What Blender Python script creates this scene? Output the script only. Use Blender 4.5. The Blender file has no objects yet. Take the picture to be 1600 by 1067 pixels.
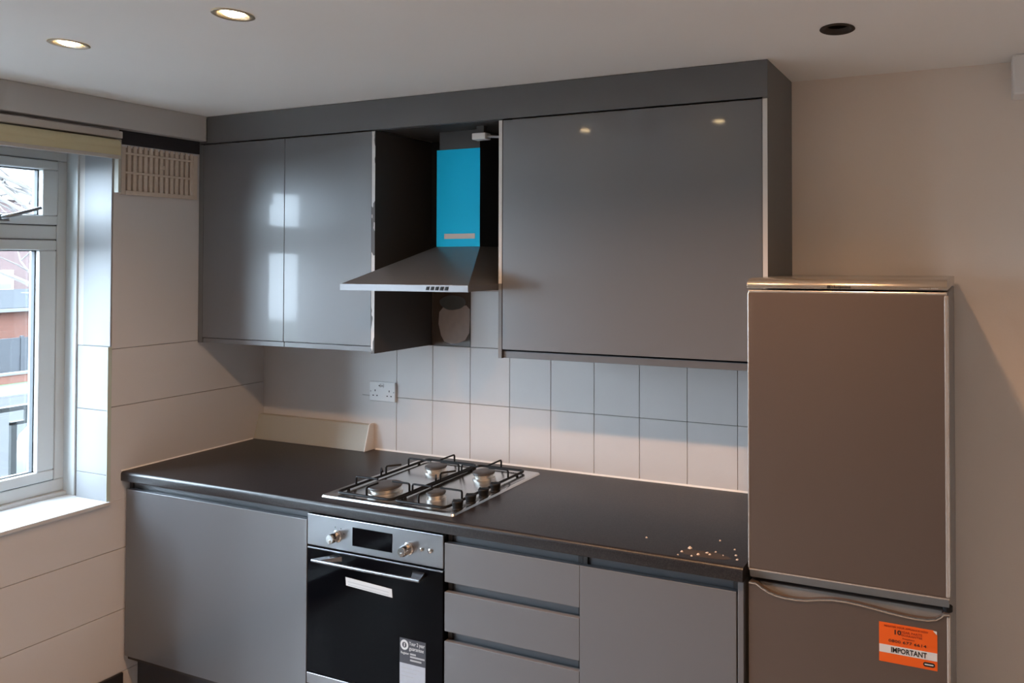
import bpy, bmesh, math, random
from mathutils import Vector, Matrix
random.seed(7)
S = bpy.context.scene
COL = S.collection
PI = math.pi

# ------------------------------------------------------------------ camera
cam_d = bpy.data.cameras.new('camera')
cam = bpy.data.objects.new('camera', cam_d); COL.objects.link(cam)
S.camera = cam
YAW, PITCH, ROLL, FPX, PPX, PPY = 0.3582, 0.0158, -0.0015, 1122.43, 1109.13, 388.89
cam_d.sensor_fit = 'HORIZONTAL'; cam_d.sensor_width = 36.0
cam_d.lens = FPX / 1600 * 36.0
cam_d.shift_x = (800 - PPX) / 1600
cam_d.shift_y = (PPY - 533.5) / 1600
cam_d.clip_start = 0.05; cam_d.clip_end = 300
_r = Vector((math.cos(YAW), math.sin(YAW), 0)); _f = Vector((-math.sin(YAW), math.cos(YAW), 0)); _u = Vector((0, 0, 1))
_f, _u = _f*math.cos(PITCH) + _u*math.sin(PITCH), -_f*math.sin(PITCH) + _u*math.cos(PITCH)
_r, _u = _r*math.cos(ROLL) + _u*math.sin(ROLL), -_r*math.sin(ROLL) + _u*math.cos(ROLL)
M = Matrix((_r, _u, -_f)).transposed().to_4x4()
M.translation = Vector((3.2266, -2.4939, 1.7516))
cam.matrix_world = M

# ------------------------------------------------------------------ world (bright overcast sky)
W = bpy.data.worlds.new('overcast_sky'); S.world = W; W.use_nodes = True
bg = W.node_tree.nodes['Background']
bg.inputs[0].default_value = (0.67, 0.84, 1.0, 1)
bg.inputs[1].default_value = 26.5

# ------------------------------------------------------------------ exposure
vs = S.view_settings
vs.view_transform = 'Standard'; vs.look = 'None'; vs.gamma = 1.0; vs.use_curve_mapping = False
vs.exposure = 0.44
S.cycles.max_bounces = 14; S.cycles.diffuse_bounces = 8; S.cycles.glossy_bounces = 6
S.cycles.transparent_max_bounces = 16
S.cycles.sample_clamp_indirect = 6.0

LAMP_W = [20.0, 30.0, 48.0, 66.0]     # recessed halogens, window side first
LAMP_COL = (1.0, 0.53, 0.26)
CEIL = 2.387
LAMPS = [(0.744, -1.195), (1.432, -1.20), (2.12, -1.215), (2.83, -1.21)]
DEAD = (2.867, -0.532)

# portals: guide the daylight through the two window openings
def portal(y0, y1, z0, z1):
    l = bpy.data.lights.new('window_portal', 'AREA'); l.shape = 'RECTANGLE'
    l.size = abs(y1-y0); l.size_y = z1-z0
    l.cycles.is_portal = True
    o = bpy.data.objects.new('window_portal', l); COL.objects.link(o)
    o.location = (-0.42, (y0+y1)/2, (z0+z1)/2)
    o.rotation_euler = (PI/2, 0, -PI/2)
W1 = (-1.19, -0.65, 0.80, 2.20)      # window openings in the left wall: y0, y1, z0, z1
W2 = (-2.55, -1.42, 0.05, 2.20)
portal(*W1); portal(*W2)

# ------------------------------------------------------------------ helpers
ORG = Vector((0, 0, 0))
class MB:
    def __init__(s): s.v = []; s.f = []; s.mi = []; s.cur = 0
    def add(s, vs, fs):
        n = len(s.v); s.v += [tuple(v) for v in vs]
        for f in fs: s.f.append([i+n for i in f]); s.mi.append(s.cur)
        return s
    def box(s, x0, x1, y0, y1, z0, z1):
        x0, x1 = min(x0, x1), max(x0, x1); y0, y1 = min(y0, y1), max(y0, y1); z0, z1 = min(z0, z1), max(z0, z1)
        return s.add([(x0,y0,z0),(x1,y0,z0),(x1,y1,z0),(x0,y1,z0),(x0,y0,z1),(x1,y0,z1),(x1,y1,z1),(x0,y1,z1)],
              [(0,3,2,1),(4,5,6,7),(0,1,5,4),(1,2,6,5),(2,3,7,6),(3,0,4,7)])
    def prism(s, poly, axis, a, b):
        """poly in the two other axes (order x,y,z without axis), extruded a..b along axis"""
        n = len(poly)
        def P(p, t):
            if axis == 0: return (t, p[0], p[1])
            if axis == 1: return (p[0], t, p[1])
            return (p[0], p[1], t)
        vs = [P(p, a) for p in poly] + [P(p, b) for p in poly]
        fs = [tuple(range(n))[::-1], tuple(range(n, 2*n))] + [(i, (i+1) % n, (i+1) % n+n, i+n) for i in range(n)]
        return s.add(vs, fs)
    def lathe(s, c, prof, axis=2, n=24, cap0=True, cap1=True):
        """prof: list of (radius, height along axis)"""
        vs = []; m = len(prof)
        for r, h in prof:
            for k in range(n):
                a = 2*PI*k/n; p = (r*math.cos(a), r*math.sin(a))
                if axis == 2: q = (c[0]+p[0], c[1]+p[1], c[2]+h)
                elif axis == 1: q = (c[0]+p[0], c[1]+h, c[2]+p[1])
                else: q = (c[0]+h, c[1]+p[0], c[2]+p[1])
                vs.append(q)
        fs = []
        for i in range(m-1):
            for k in range(n):
                fs.append((i*n+k, i*n+(k+1) % n, (i+1)*n+(k+1) % n, (i+1)*n+k))
        if cap0: fs.append(tuple(range(n))[::-1])
        if cap1: fs.append(tuple(range((m-1)*n, m*n)))
        return s.add(vs, fs)
    def tube(s, pts, r, n=8, closed=False):
        pts = [Vector(p) for p in pts]; m = len(pts); rr = r if isinstance(r, (list, tuple)) else [r]*m
        vs = []
        up = None
        for i, p in enumerate(pts):
            a = pts[i-1] if (i > 0 or closed) else p
            b = pts[(i+1) % m] if (i < m-1 or closed) else p
            t = ((p-a).normalized() if (p-a).length > 1e-9 else Vector()) + ((b-p).normalized() if (b-p).length > 1e-9 else Vector())
            if t.length < 1e-9: t = Vector((0, 0, 1))
            t.normalize()
            if up is None:
                up = Vector((0, 0, 1)) if abs(t.z) < .9 else Vector((1, 0, 0))
            u = (up - t*up.dot(t))
            if u.length < 1e-6: u = Vector((1, 0, 0)) - t*t.x
            u.normalize(); up = u; w = t.cross(u)
            for k in range(n):
                an = 2*PI*k/n
                vs.append(p + (u*math.cos(an) + w*math.sin(an))*rr[i])
        fs = []
        for i in range(m if closed else m-1):
            j = (i+1) % m
            for k in range(n): fs.append((i*n+k, i*n+(k+1) % n, j*n+(k+1) % n, j*n+k))
        if not closed: fs += [tuple(range(n))[::-1], tuple(range((m-1)*n, m*n))]
        return s.add(vs, fs)
    def build(s, name, mats, parent=None, bevel=0, seg=2, smooth=False, world=False):
        me = bpy.data.meshes.new(name)
        me.from_pydata([Vector(v) - ORG for v in s.v], [], s.f)
        if not isinstance(mats, (list, tuple)): mats = [mats]
        for m in mats: me.materials.append(m)
        if len(mats) > 1:
            for p, i in zip(me.polygons, s.mi): p.material_index = i
        bm = bmesh.new(); bm.from_mesh(me)
        bmesh.ops.recalc_face_normals(bm, faces=bm.faces)
        if bevel:
            es = [e for e in bm.edges if len(e.link_faces) == 2 and e.calc_face_angle(0) > 0.6]
            bmesh.ops.bevel(bm, geom=es, offset=bevel, segments=seg, profile=0.5, affect='EDGES', clamp_overlap=True)
        bm.to_mesh(me); bm.free()
        if smooth:
            for p in me.polygons: p.use_smooth = True
            try: me.set_sharp_from_angle(angle=0.7)
            except Exception: pass
        o = bpy.data.objects.new(name, me); COL.objects.link(o)
        if parent: o.parent = parent
        else: o.location = ORG
        return o
def box(name, m, parent, x0, x1, y0, y1, z0, z1, bevel=0.0, seg=2):
    return MB().box(x0, x1, y0, y1, z0, z1).build(name, m, parent, bevel, seg)
def origin(loc=(0, 0, 0)):
    global ORG
    ORG = Vector(loc)
def tag(o, label, cat, group=None):
    o['label'] = label; o['category'] = cat
    if group: o['group'] = group
    return o
def thing(name, label, cat, loc, group=None):
    origin(loc)
    o = bpy.data.objects.new(name, None); COL.objects.link(o); o.location = loc; o.empty_display_size = .05
    return tag(o, label, cat, group)
def struct(o):
    o['kind'] = 'structure'; return o
def dup(root, loc, label=None):
    r = root.copy(); COL.objects.link(r); r.location = loc
    if label: r['label'] = label
    for ch in list(root.children):
        c = ch.copy(); COL.objects.link(c); c.parent = r
        for g in ch.children:
            d = g.copy(); COL.objects.link(d); d.parent = c
    return r
def text(name, s, size, x, y, z, m, parent, align='LEFT', width=None, thick=0.0002, bold=0.0):
    """lettering lying in the xz plane and facing -y"""
    cu = bpy.data.curves.new('t', 'FONT'); cu.body = s; cu.size = size; cu.align_x = align; cu.extrude = thick; cu.offset = bold; cu.resolution_u = 2
    t = bpy.data.objects.new('t', cu); COL.objects.link(t)
    dg = bpy.context.evaluated_depsgraph_get(); dg.update()
    me = bpy.data.meshes.new_from_object(t.evaluated_get(dg))
    bpy.data.objects.remove(t); bpy.data.curves.remove(cu)
    xs = [v.co.x for v in me.vertices]; k = 1
    if width and xs: k = width/(max(xs)-min(xs))
    for v in me.vertices:
        a, b, c = v.co
        v.co = Vector((x+a*k, y-c, z+b)) - ORG
    me.materials.clear(); me.materials.append(m); me.name = name
    o = bpy.data.objects.new(name, me); COL.objects.link(o); o.parent = parent
    return o

# ------------------------------------------------------------------ materials
def mat(name, col, rough=0.5, metal=0.0, spec=0.5, var=0.0, vscale=6.0, bump=0.0, bscale=200.0, coat=0.0, coat_r=0.05, emit=None, es=0.0, aniso=0):
    m = bpy.data.materials.new(name); m.use_nodes = True
    nt = m.node_tree; b = nt.nodes['Principled BSDF']
    b.inputs['Base Color'].default_value = (*col, 1)
    b.inputs['Roughness'].default_value = rough
    b.inputs['Metallic'].default_value = metal
    b.inputs['Specular IOR Level'].default_value = spec
    b.inputs['Coat Weight'].default_value = coat; b.inputs['Coat Roughness'].default_value = coat_r
    tc = nt.nodes.new('ShaderNodeTexCoord')
    if var:
        n = nt.nodes.new('ShaderNodeTexNoise'); n.inputs['Scale'].default_value = vscale; n.inputs['Detail'].default_value = 4
        geo = nt.nodes.new('ShaderNodeNewGeometry')
        nt.links.new(geo.outputs['Position'], n.inputs['Vector'])
        mx = nt.nodes.new('ShaderNodeMix'); mx.data_type = 'RGBA'
        mx.inputs['A'].default_value = (*[c*(1-var) for c in col], 1)
        mx.inputs['B'].default_value = (*[min(1, c*(1+var)) for c in col], 1)
        nt.links.new(n.outputs['Fac'], mx.inputs['Factor'])
        nt.links.new(mx.outputs['Result'], b.inputs['Base Color'])
    if bump:
        n2 = nt.nodes.new('ShaderNodeTexNoise'); n2.inputs['Scale'].default_value = bscale; n2.inputs['Detail'].default_value = 3
        geo2 = nt.nodes.new('ShaderNodeNewGeometry'); nt.links.new(geo2.outputs['Position'], n2.inputs['Vector'])
        bp = nt.nodes.new('ShaderNodeBump'); bp.inputs['Strength'].default_value = bump; bp.inputs['Distance'].default_value = 0.002
        nt.links.new(n2.outputs['Fac'], bp.inputs['Height']); nt.links.new(bp.outputs['Normal'], b.inputs['Normal'])
    if emit:
        b.inputs['Emission Color'].default_value = (*emit, 1); b.inputs['Emission Strength'].default_value = es
    return m
def glass_mat(name, tint=(1, 1, 1), refl=0.06):
    m = bpy.data.materials.new(name); m.use_nodes = True; nt = m.node_tree
    nt.nodes.remove(nt.nodes['Principled BSDF'])
    out = nt.nodes['Material Output']
    t = nt.nodes.new('ShaderNodeBsdfTransparent'); t.inputs[0].default_value = (*tint, 1)
    g = nt.nodes.new('ShaderNodeBsdfGlossy'); g.inputs['Roughness'].default_value = 0.02
    mx = nt.nodes.new('ShaderNodeMixShader'); mx.inputs[0].default_value = refl
    nt.links.new(t.outputs[0], mx.inputs[1]); nt.links.new(g.outputs[0], mx.inputs[2]); nt.links.new(mx.outputs[0], out.inputs[0])
    return m
def chipped_mat(name, a, b, scale, thr):
    """bare white board edge with scraps of dark edging left on it"""
    m = mat(name, a, 0.6); nt = m.node_tree; p = nt.nodes['Principled BSDF']
    geo = nt.nodes.new('ShaderNodeNewGeometry'); mp = nt.nodes.new('ShaderNodeMapping'); mp.inputs['Scale'].default_value = (1, 1, 0.35)
    n = nt.nodes.new('ShaderNodeTexNoise'); n.inputs['Scale'].default_value = scale; n.inputs['Detail'].default_value = 3
    r = nt.nodes.new('ShaderNodeValToRGB'); r.color_ramp.interpolation = 'CONSTANT'
    r.color_ramp.elements[0].color = (*a, 1); r.color_ramp.elements[1].color = (*b, 1); r.color_ramp.elements[1].position = thr
    nt.links.new(geo.outputs['Position'], mp.inputs['Vector']); nt.links.new(mp.outputs[0], n.inputs['Vector'])
    nt.links.new(n.outputs['Fac'], r.inputs[0]); nt.links.new(r.outputs[0], p.inputs['Base Color'])
    return m
def speckle_mat(name, a, b, scale, lo, hi, rough):
    m = mat(name, a, rough); nt = m.node_tree; p = nt.nodes['Principled BSDF']
    geo = nt.nodes.new('ShaderNodeNewGeometry')
    n = nt.nodes.new('ShaderNodeTexNoise'); n.inputs['Scale'].default_value = scale; n.inputs['Detail'].default_value = 6
    r = nt.nodes.new('ShaderNodeValToRGB'); r.color_ramp.elements[0].position = lo; r.color_ramp.elements[1].position = hi
    r.color_ramp.elements[0].color = (*a, 1); r.color_ramp.elements[1].color = (*b, 1)
    nt.links.new(geo.outputs['Position'], n.inputs['Vector']); nt.links.new(n.outputs['Fac'], r.inputs[0]); nt.links.new(r.outputs[0], p.inputs['Base Color'])
    return m
def brick_mat(name, a, b, mortar, scale):
    m = mat(name, a, 0.9); nt = m.node_tree; p = nt.nodes['Principled BSDF']
    geo = nt.nodes.new('ShaderNodeNewGeometry'); sp = nt.nodes.new('ShaderNodeSeparateXYZ'); cb = nt.nodes.new('ShaderNodeCombineXYZ')
    nt.links.new(geo.outputs['Position'], sp.inputs[0]); nt.links.new(sp.outputs['Y'], cb.inputs['X']); nt.links.new(sp.outputs['Z'], cb.inputs['Y'])
    t = nt.nodes.new('ShaderNodeTexBrick'); t.inputs['Color1'].default_value = (*a, 1); t.inputs['Color2'].default_value = (*b, 1); t.inputs['Mortar'].default_value = (*mortar, 1)
    t.inputs['Scale'].default_value = scale
    nt.links.new(cb.outputs[0], t.inputs['Vector']); nt.links.new(t.outputs['Color'], p.inputs['Base Color'])
    return m

MT = {}
MT['ceiling'] = mat('ceiling_paint', (0.86, 0.86, 0.85), 0.9, var=0.02, vscale=3)
MT['wall'] = mat('wall_paint', (0.79, 0.71, 0.64), 0.75, var=0.03, vscale=2.5, bump=0.15, bscale=120)
MT['wallL'] = mat('left_wall_paint', (0.63, 0.625, 0.64), 0.6, var=0.03, vscale=3, bump=0.1, bscale=90)
MT['grout'] = mat('grout', (0.16, 0.14, 0.13), 0.95)
MT['tile'] = mat('painted_tile', (0.66, 0.635, 0.625), 0.38, var=0.035, vscale=7, bump=0.06, bscale=14)
MT['tile_bare'] = mat('bare_brown_tile', (0.10, 0.075, 0.06), 0.18, var=0.3, vscale=12)
MT['smear'] = mat('plaster_smear', (0.42, 0.36, 0.33), 0.5, var=0.15, vscale=30)
MT['smear_dark'] = mat('dark_adhesive', (0.10, 0.11, 0.11), 0.4, var=0.2, vscale=40)
MT['upstand'] = mat('cream_upstand', (0.47, 0.47, 0.42), 0.6, var=0.04)
MT['white'] = mat('white_plastic', (0.80, 0.80, 0.80), 0.35)
MT['upvc'] = mat('window_upvc', (0.58, 0.61, 0.61), 0.3)
MT['gasket'] = mat('rubber_gasket', (0.03, 0.035, 0.04), 0.7)
MT['reveal'] = mat('reveal_paint', (0.29, 0.295, 0.305), 0.55, var=0.02)
MT['sill'] = mat('sill_paint', (0.6, 0.62, 0.63), 0.4, var=0.03, vscale=14)
MT['glass'] = glass_mat('window_glass')
MT['door'] = mat('gloss_grey_door', (0.128, 0.132, 0.143), 0.38, spec=0.75, coat=0.22, coat_r=0.06, bump=0.015, bscale=40)
MT['door'].node_tree.nodes['Principled BSDF'].inputs['IOR'].default_value = 1.5
MT['carcass'] = mat('anthracite_board_shaded', (0.05, 0.046, 0.045), 0.5)  # anthracite, with the shade of the hood recess darkened into the colour
MT['fascia'] = mat('fascia_grey', (0.135, 0.138, 0.142), 0.45)
MT['channel'] = mat('grey_channel', (0.13, 0.135, 0.145), 0.4, metal=0.2)
MT['plinth'] = mat('dark_plinth', (0.035, 0.036, 0.045), 0.5)
MT['edge'] = chipped_mat('bare_board_edge', (0.66, 0.66, 0.66), (0.12, 0.12, 0.12), 20, 0.53)
MT['edge2'] = chipped_mat('bare_board_edge_clean', (0.64, 0.63, 0.62), (0.14, 0.13, 0.12), 22, 0.72)
MT['edge_grey'] = mat('grey_board_edge', (0.15, 0.15, 0.15), 0.5)
MT['worktop'] = speckle_mat('black_worktop', (0.010, 0.009, 0.011), (0.034, 0.030, 0.030), 260, 0.42, 0.72, 0.34)
MT['worktop'].node_tree.nodes['Principled BSDF'].inputs['Specular IOR Level'].default_value = 0.5
MT['sealant'] = mat('white_sealant', (0.85, 0.85, 0.84), 0.4)
MT['steel'] = mat('brushed_steel', (0.29, 0.29, 0.30), 0.3, metal=1.0, var=0.06, vscale=18)
MT['hobsteel'] = mat('hob_steel', (0.62, 0.61, 0.60), 0.24, metal=1.0)
MT['hoodsteel'] = mat('hood_steel', (0.28, 0.28, 0.285), 0.40, metal=0.85)
MT['bar'] = mat('hood_bar_steel', (0.24, 0.24, 0.25), 0.42, metal=0.7)
MT['chrome'] = mat('chrome', (0.80, 0.79, 0.77), 0.12, metal=1.0)
MT['alu'] = mat('burner_aluminium', (0.72, 0.70, 0.66), 0.3, metal=1.0)
MT['black'] = mat('black_enamel', (0.006, 0.006, 0.007), 0.5, spec=0.2)
MT['blackmatt'] = mat('black_matt', (0.006, 0.006, 0.007), 0.6, spec=0.25)
MT['cap'] = mat('burner_cap', (0.055, 0.055, 0.058), 0.45)
MT['ovenglass'] = mat('black_oven_glass', (0.003, 0.003, 0.004), 0.06, spec=0.03)
MT['film'] = mat('blue_protective_film', (0.0, 0.55, 0.90), 0.55, spec=0.15)
MT['filmlabel'] = mat('film_label', (0.62, 0.55, 0.52), 0.6)
MT['fridge'] = mat('silver_fridge_door', (0.150, 0.118, 0.102), 0.42, metal=0.55, bump=0.05, bscale=350)
MT['fridgecap'] = mat('silver_fridge_cap', (0.46, 0.42, 0.37), 0.25, metal=0.8)
MT['fridgetrim'] = mat('silver_fridge_trim', (0.62, 0.60, 0.58), 0.25, metal=0.7)
MT['fridgeside'] = mat('grey_fridge_side', (0.20, 0.195, 0.19), 0.5)
MT['orange'] = mat('orange_sticker', (0.78, 0.11, 0.005), 0.45)
MT['orangeink'] = mat('orange_sticker_faded_ink', (0.30, 0.028, 0.002), 0.5)
MT['ink'] = mat('black_ink', (0.012, 0.012, 0.012), 0.5)
MT['paper'] = mat('white_paper', (0.66, 0.66, 0.66), 0.6)
MT['paperblue'] = mat('pale_sticker', (0.42, 0.44, 0.49), 0.5, var=0.06, vscale=60)
MT['stickerdark'] = mat('navy_sticker', (0.045, 0.047, 0.06), 0.4)
MT['greyink'] = mat('grey_ink', (0.40, 0.40, 0.41), 0.6)
MT['vent'] = mat('beige_vent_plastic', (0.62, 0.54, 0.47), 0.6, var=0.10, vscale=60)
MT['ventback'] = mat('dusty_vent_back', (0.36, 0.30, 0.25), 0.9, var=0.25, vscale=60)
MT['darknavy'] = mat('dark_navy', (0.018, 0.018, 0.024), 0.6)
MT['blind'] = mat('cream_blind_fabric', (0.55, 0.49, 0.32), 0.9, bump=0.2, bscale=500)
MT['blindrail'] = mat('blind_rail', (0.46, 0.43, 0.40), 0.5)
MT['floor'] = mat('grey_oak_floor', (0.36, 0.32, 0.28), 0.4, var=0.15, vscale=8)
MT['brass'] = mat('lamp_ring_nickel', (0.45, 0.40, 0.33), 0.3, metal=0.9)
MT['bulb'] = mat('halogen_bulb', (1, 0.9, 0.7), 0.3, emit=(1.0, 0.72, 0.38), es=80.0)
MT['reflector'] = mat('lamp_reflector', (0.85, 0.80, 0.70), 0.2, metal=1.0)
MT['deadcan'] = mat('dark_lamp_can', (0.035, 0.025, 0.02), 0.7)
MT['crumb'] = mat('plaster_crumb', (0.62, 0.52, 0.44), 0.9)
MT['stain'] = mat('brown_smudge', (0.045, 0.034, 0.029), 0.6, var=0.3, vscale=80)
# outside
MT['brickA'] = brick_mat('orange_brick', (0.056, 0.015, 0.007), (0.048, 0.013, 0.006), (0.05, 0.024, 0.016), 3.0)
MT['brickB'] = brick_mat('pink_brick', (0.052, 0.029, 0.027), (0.046, 0.026, 0.024), (0.05, 0.038, 0.036), 3.0)
MT['slate'] = mat('slate_roof', (0.014, 0.015, 0.017), 0.9, spec=0.1)
MT['fence'] = mat('blue_grey_fence', (0.007, 0.008, 0.011), 0.8)
MT['grass'] = mat('lawn', (0.013, 0.030, 0.004), 0.95, var=0.3, vscale=3)
MT['paving'] = mat('pale_concrete', (0.024, 0.024, 0.0245), 0.9, spec=0.05, var=0.08, vscale=1.5)
MT['kerb'] = mat('grey_kerb', (0.05, 0.05, 0.052), 0.9)
MT['rail'] = mat('black_railing_paint', (0.005, 0.006, 0.006), 0.5, spec=0.2)
MT['bark'] = mat('pale_bark', (0.07, 0.062, 0.058), 0.9)
MT['carwhite'] = mat('white_car_paint', (0.06, 0.06, 0.061), 0.3)
MT['carglass'] = mat('tinted_car_glass', (0.08, 0.10, 0.11), 0.08)
MT['tyre'] = mat('tyre_rubber', (0.02, 0.02, 0.02), 0.8)
MT['concrete'] = mat('balcony_concrete', (0.5, 0.5, 0.49), 0.9)

# ================================================================== ROOM SHELL
XR, YF = 4.3, -4.6
origin()
struct(box('floor', MT['floor'], None, -0.4, XR+.1, YF-.1, 0.2, -0.12, 0.0))

# ceiling with round holes for the recessed lamps
def ceiling():
    mb = MB(); holes = LAMPS + [DEAD]; R = 0.040; H = 0.075
    xs = sorted(set([-0.4, XR+.1] + [round(h[0]+s*H, 4) for h in holes for s in (-1, 1)]))
    ys = sorted(set([YF-.1, 0.2] + [round(h[1]+s*H, 4) for h in holes for s in (-1, 1)]))
    cells = [(h[0]-H, h[0]+H, h[1]-H, h[1]+H) for h in holes]
    for i in range(len(xs)-1):
        for j in range(len(ys)-1):
            cx, cy = (xs[i]+xs[i+1])/2, (ys[j]+ys[j+1])/2
            if any(a < cx < b and c < cy < d for a, b, c, d in cells): continue
            mb.add([(xs[i], ys[j], CEIL), (xs[i+1], ys[j], CEIL), (xs[i+1], ys[j+1], CEIL), (xs[i], ys[j+1], CEIL)], [(0, 1, 2, 3)])
    n = 32
    for hx, hy in holes:
        vi = []; vo = []
        for k in range(n):
            a = 2*PI*k/n; c, s = math.cos(a), math.sin(a)
            q = H/max(abs(c), abs(s))
            vi.append((hx+R*c, hy+R*s, CEIL)); vo.append((hx+q*c, hy+q*s, CEIL))
        mb.add(vi+vo, [(k, (k+1) % n, n+(k+1) % n, n+k) for k in range(n)])
    # slab above
    mb.box(-0.4, XR+.1, YF-.1, 0.2, CEIL+0.16, CEIL+0.26)
    for (a, b, c, d) in ((-0.4, -0.39, YF-.1, .2), (XR+.09, XR+.1, YF-.1, .2), (-.4, XR+.1, YF-.1, YF-.09), (-.4, XR+.1, .19, .2)):
        mb.box(a, b, c, d, CEIL, CEIL+.2)
    return mb.build('ceiling', MT['ceiling'])
struct(ceiling())

# back wall: plaster with a tiled field
TX = [0.618 + i*0.198 for i in range(11)]          # joints of the tile columns
TZ = [0.905, 1.148, 1.386, 1.624]
wb = MB()
wb.cur = 2
wb.box(-0.4, TX[0], 0.0, 0.2, 0, CEIL)
wb.cur = 0
wb.box(TX[-1], XR+.1, 0.0, 0.2, 0, CEIL)
wb.box(TX[0], TX[-1], 0.0, 0.2, 0, TZ[0])
wb.box(TX[0], TX[-1], 0.0, 0.2, TZ[-1], CEIL)
wb.cur = 1
wb.box(TX[0], TX[-1], 0.006, 0.2, TZ[0], TZ[-1])
wall_back = struct(wb.build('wall_back', [MT['wall'], MT['grout'], MT['tile']]))
g = 0.0011
for r in range(3):
    for c in range(10):
        bare = (r == 2 and c in (1, 2))
        if r == 2 and c not in (1, 2, 3, 4): 
            pass
        box('tile', MT['tile_bare'] if bare else MT['tile'], wall_back, TX[c]+(g if c else 0), TX[c+1]-g, -0.0005 if not bare else 0.0005, 0.0062, TZ[r]+g, TZ[r+1]-g, bevel=0.0008, seg=1)
# leftovers on the bare tile
def blob(cx, cz, rx, rz, seed, n=28, amp=.16):
    rnd = random.Random(seed); ph = [rnd.uniform(0, 6.28) for _ in range(4)]
    return [(cx + rx*math.cos(a)*(1+amp*math.sin(2*a+ph[0])*.5+amp*math.sin(3*a+ph[1])*.5), cz + rz*math.sin(a)*(1+amp*math.sin(2*a+ph[2])*.4+amp*math.sin(5*a+ph[3])*.3)) for a in [2*PI*k/n for k in range(n)]]
p_ = MB().prism([(1.058, 1.43), (1.075, 1.405), (1.11, 1.396), (1.15, 1.400), (1.185, 1.415), (1.205, 1.445), (1.209, 1.50), (1.208, 1.545), (1.19, 1.562), (1.15, 1.555), (1.11, 1.560), (1.07, 1.553), (1.048, 1.53), (1.044, 1.48)], 1, -0.0004, 0.0006).build('plaster_patch', MT['smear'], wall_back); p_['label'] = 'grey plaster smear on the bare brown tile'
p_ = MB().prism(blob(1.118, 1.572, 0.066, 0.032, 8, amp=.08), 1, -0.0009, 0.0004).build('adhesive_patch', MT['smear_dark'], wall_back); p_['label'] = 'dark adhesive stain on the bare brown tile'

# left wall with two window openings, clad with painted panels
wl = MB(); X0, X1 = -0.40, -0.008
for (y0, y1, z0, z1) in ((W1[1], 0.2, 0, CEIL), (W2[1], W1[0], 0, CEIL), (YF-.1, W2[0], 0, CEIL),
                         (W1[0], W1[1], 0, W1[2]), (W1[0], W1[1], W1[3], CEIL), (W2[0], W2[1], 0, W2[2]), (W2[0], W2[1], W2[3], CEIL)):
    wl.box(X0, X1, y0, y1, z0, z1)
wall_left = struct(wl.build('wall_left', MT['grout']))
gz = 0.0012
rows = [(0.0, 0.108), (0.108, 0.357), (0.357, 0.602), (0.602, 0.80), (0.80, 1.172), (1.172, 1.402), (1.402, CEIL)]
for z0, z1 in rows:
    segs = [(0.0, YF, z0, z1)]
    for w in (W1, W2):
        ns = []
        for (a, b, c, d) in segs:
            if d <= w[2] or c >= w[3] or b >= w[1] or a <= w[0]: ns.append((a, b, c, d)); continue
            if a > w[1] : ns.append((a, w[1], c, d))
            if b < w[0]: ns.append((w[0], b, c, d))
            if c < w[2]: ns.append((min(a, w[1]), max(b, w[0]), c, w[2]))
            if d > w[3]: ns.append((min(a, w[1]), max(b, w[0]), w[3], d))
        segs = ns
    for (a, b, c, d) in segs:
        box('wall_panel', MT['wallL'], wall_left, -0.0082, 0.0, b, a, c+(gz if c == z0 and z0 not in (0, .80) else 0), d-(gz if d == z1 and z1 not in (.80, CEIL) else 0), bevel=0.0006, seg=1)
struct(box('wall_right', MT['wall'], None, XR, XR+.1, YF, 0, 0, CEIL))
struct(box('wall_front', MT['wall'], None, -0.0, XR, YF-.1, YF, 0, CEIL))
struct(box('baseboard_left', MT['darknavy'], None, 0.0, 0.012, YF, -0.602, 0.0, 0.108, bevel=0.002))
# boxed-in coving above the window, dark strip over the vent, boxed corner at the right
struct(box('trim_1', mat('coving_paint', (0.50, 0.50, 0.50), .7, var=.02), None, 0.0005, 0.048, YF, -0.3175, 2.279, CEIL-.0005, bevel=0.002))
struct(box('trim_2', MT['darknavy'], None, 0.0003, 0.004, -0.632, -0.3175, 2.2225, 2.2785))
struct(box('trim_3', MT['white'], None, 3.328, XR-.001, -0.095, -0.0005, 2.262, CEIL-.0005, bevel=0.006))

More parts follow.
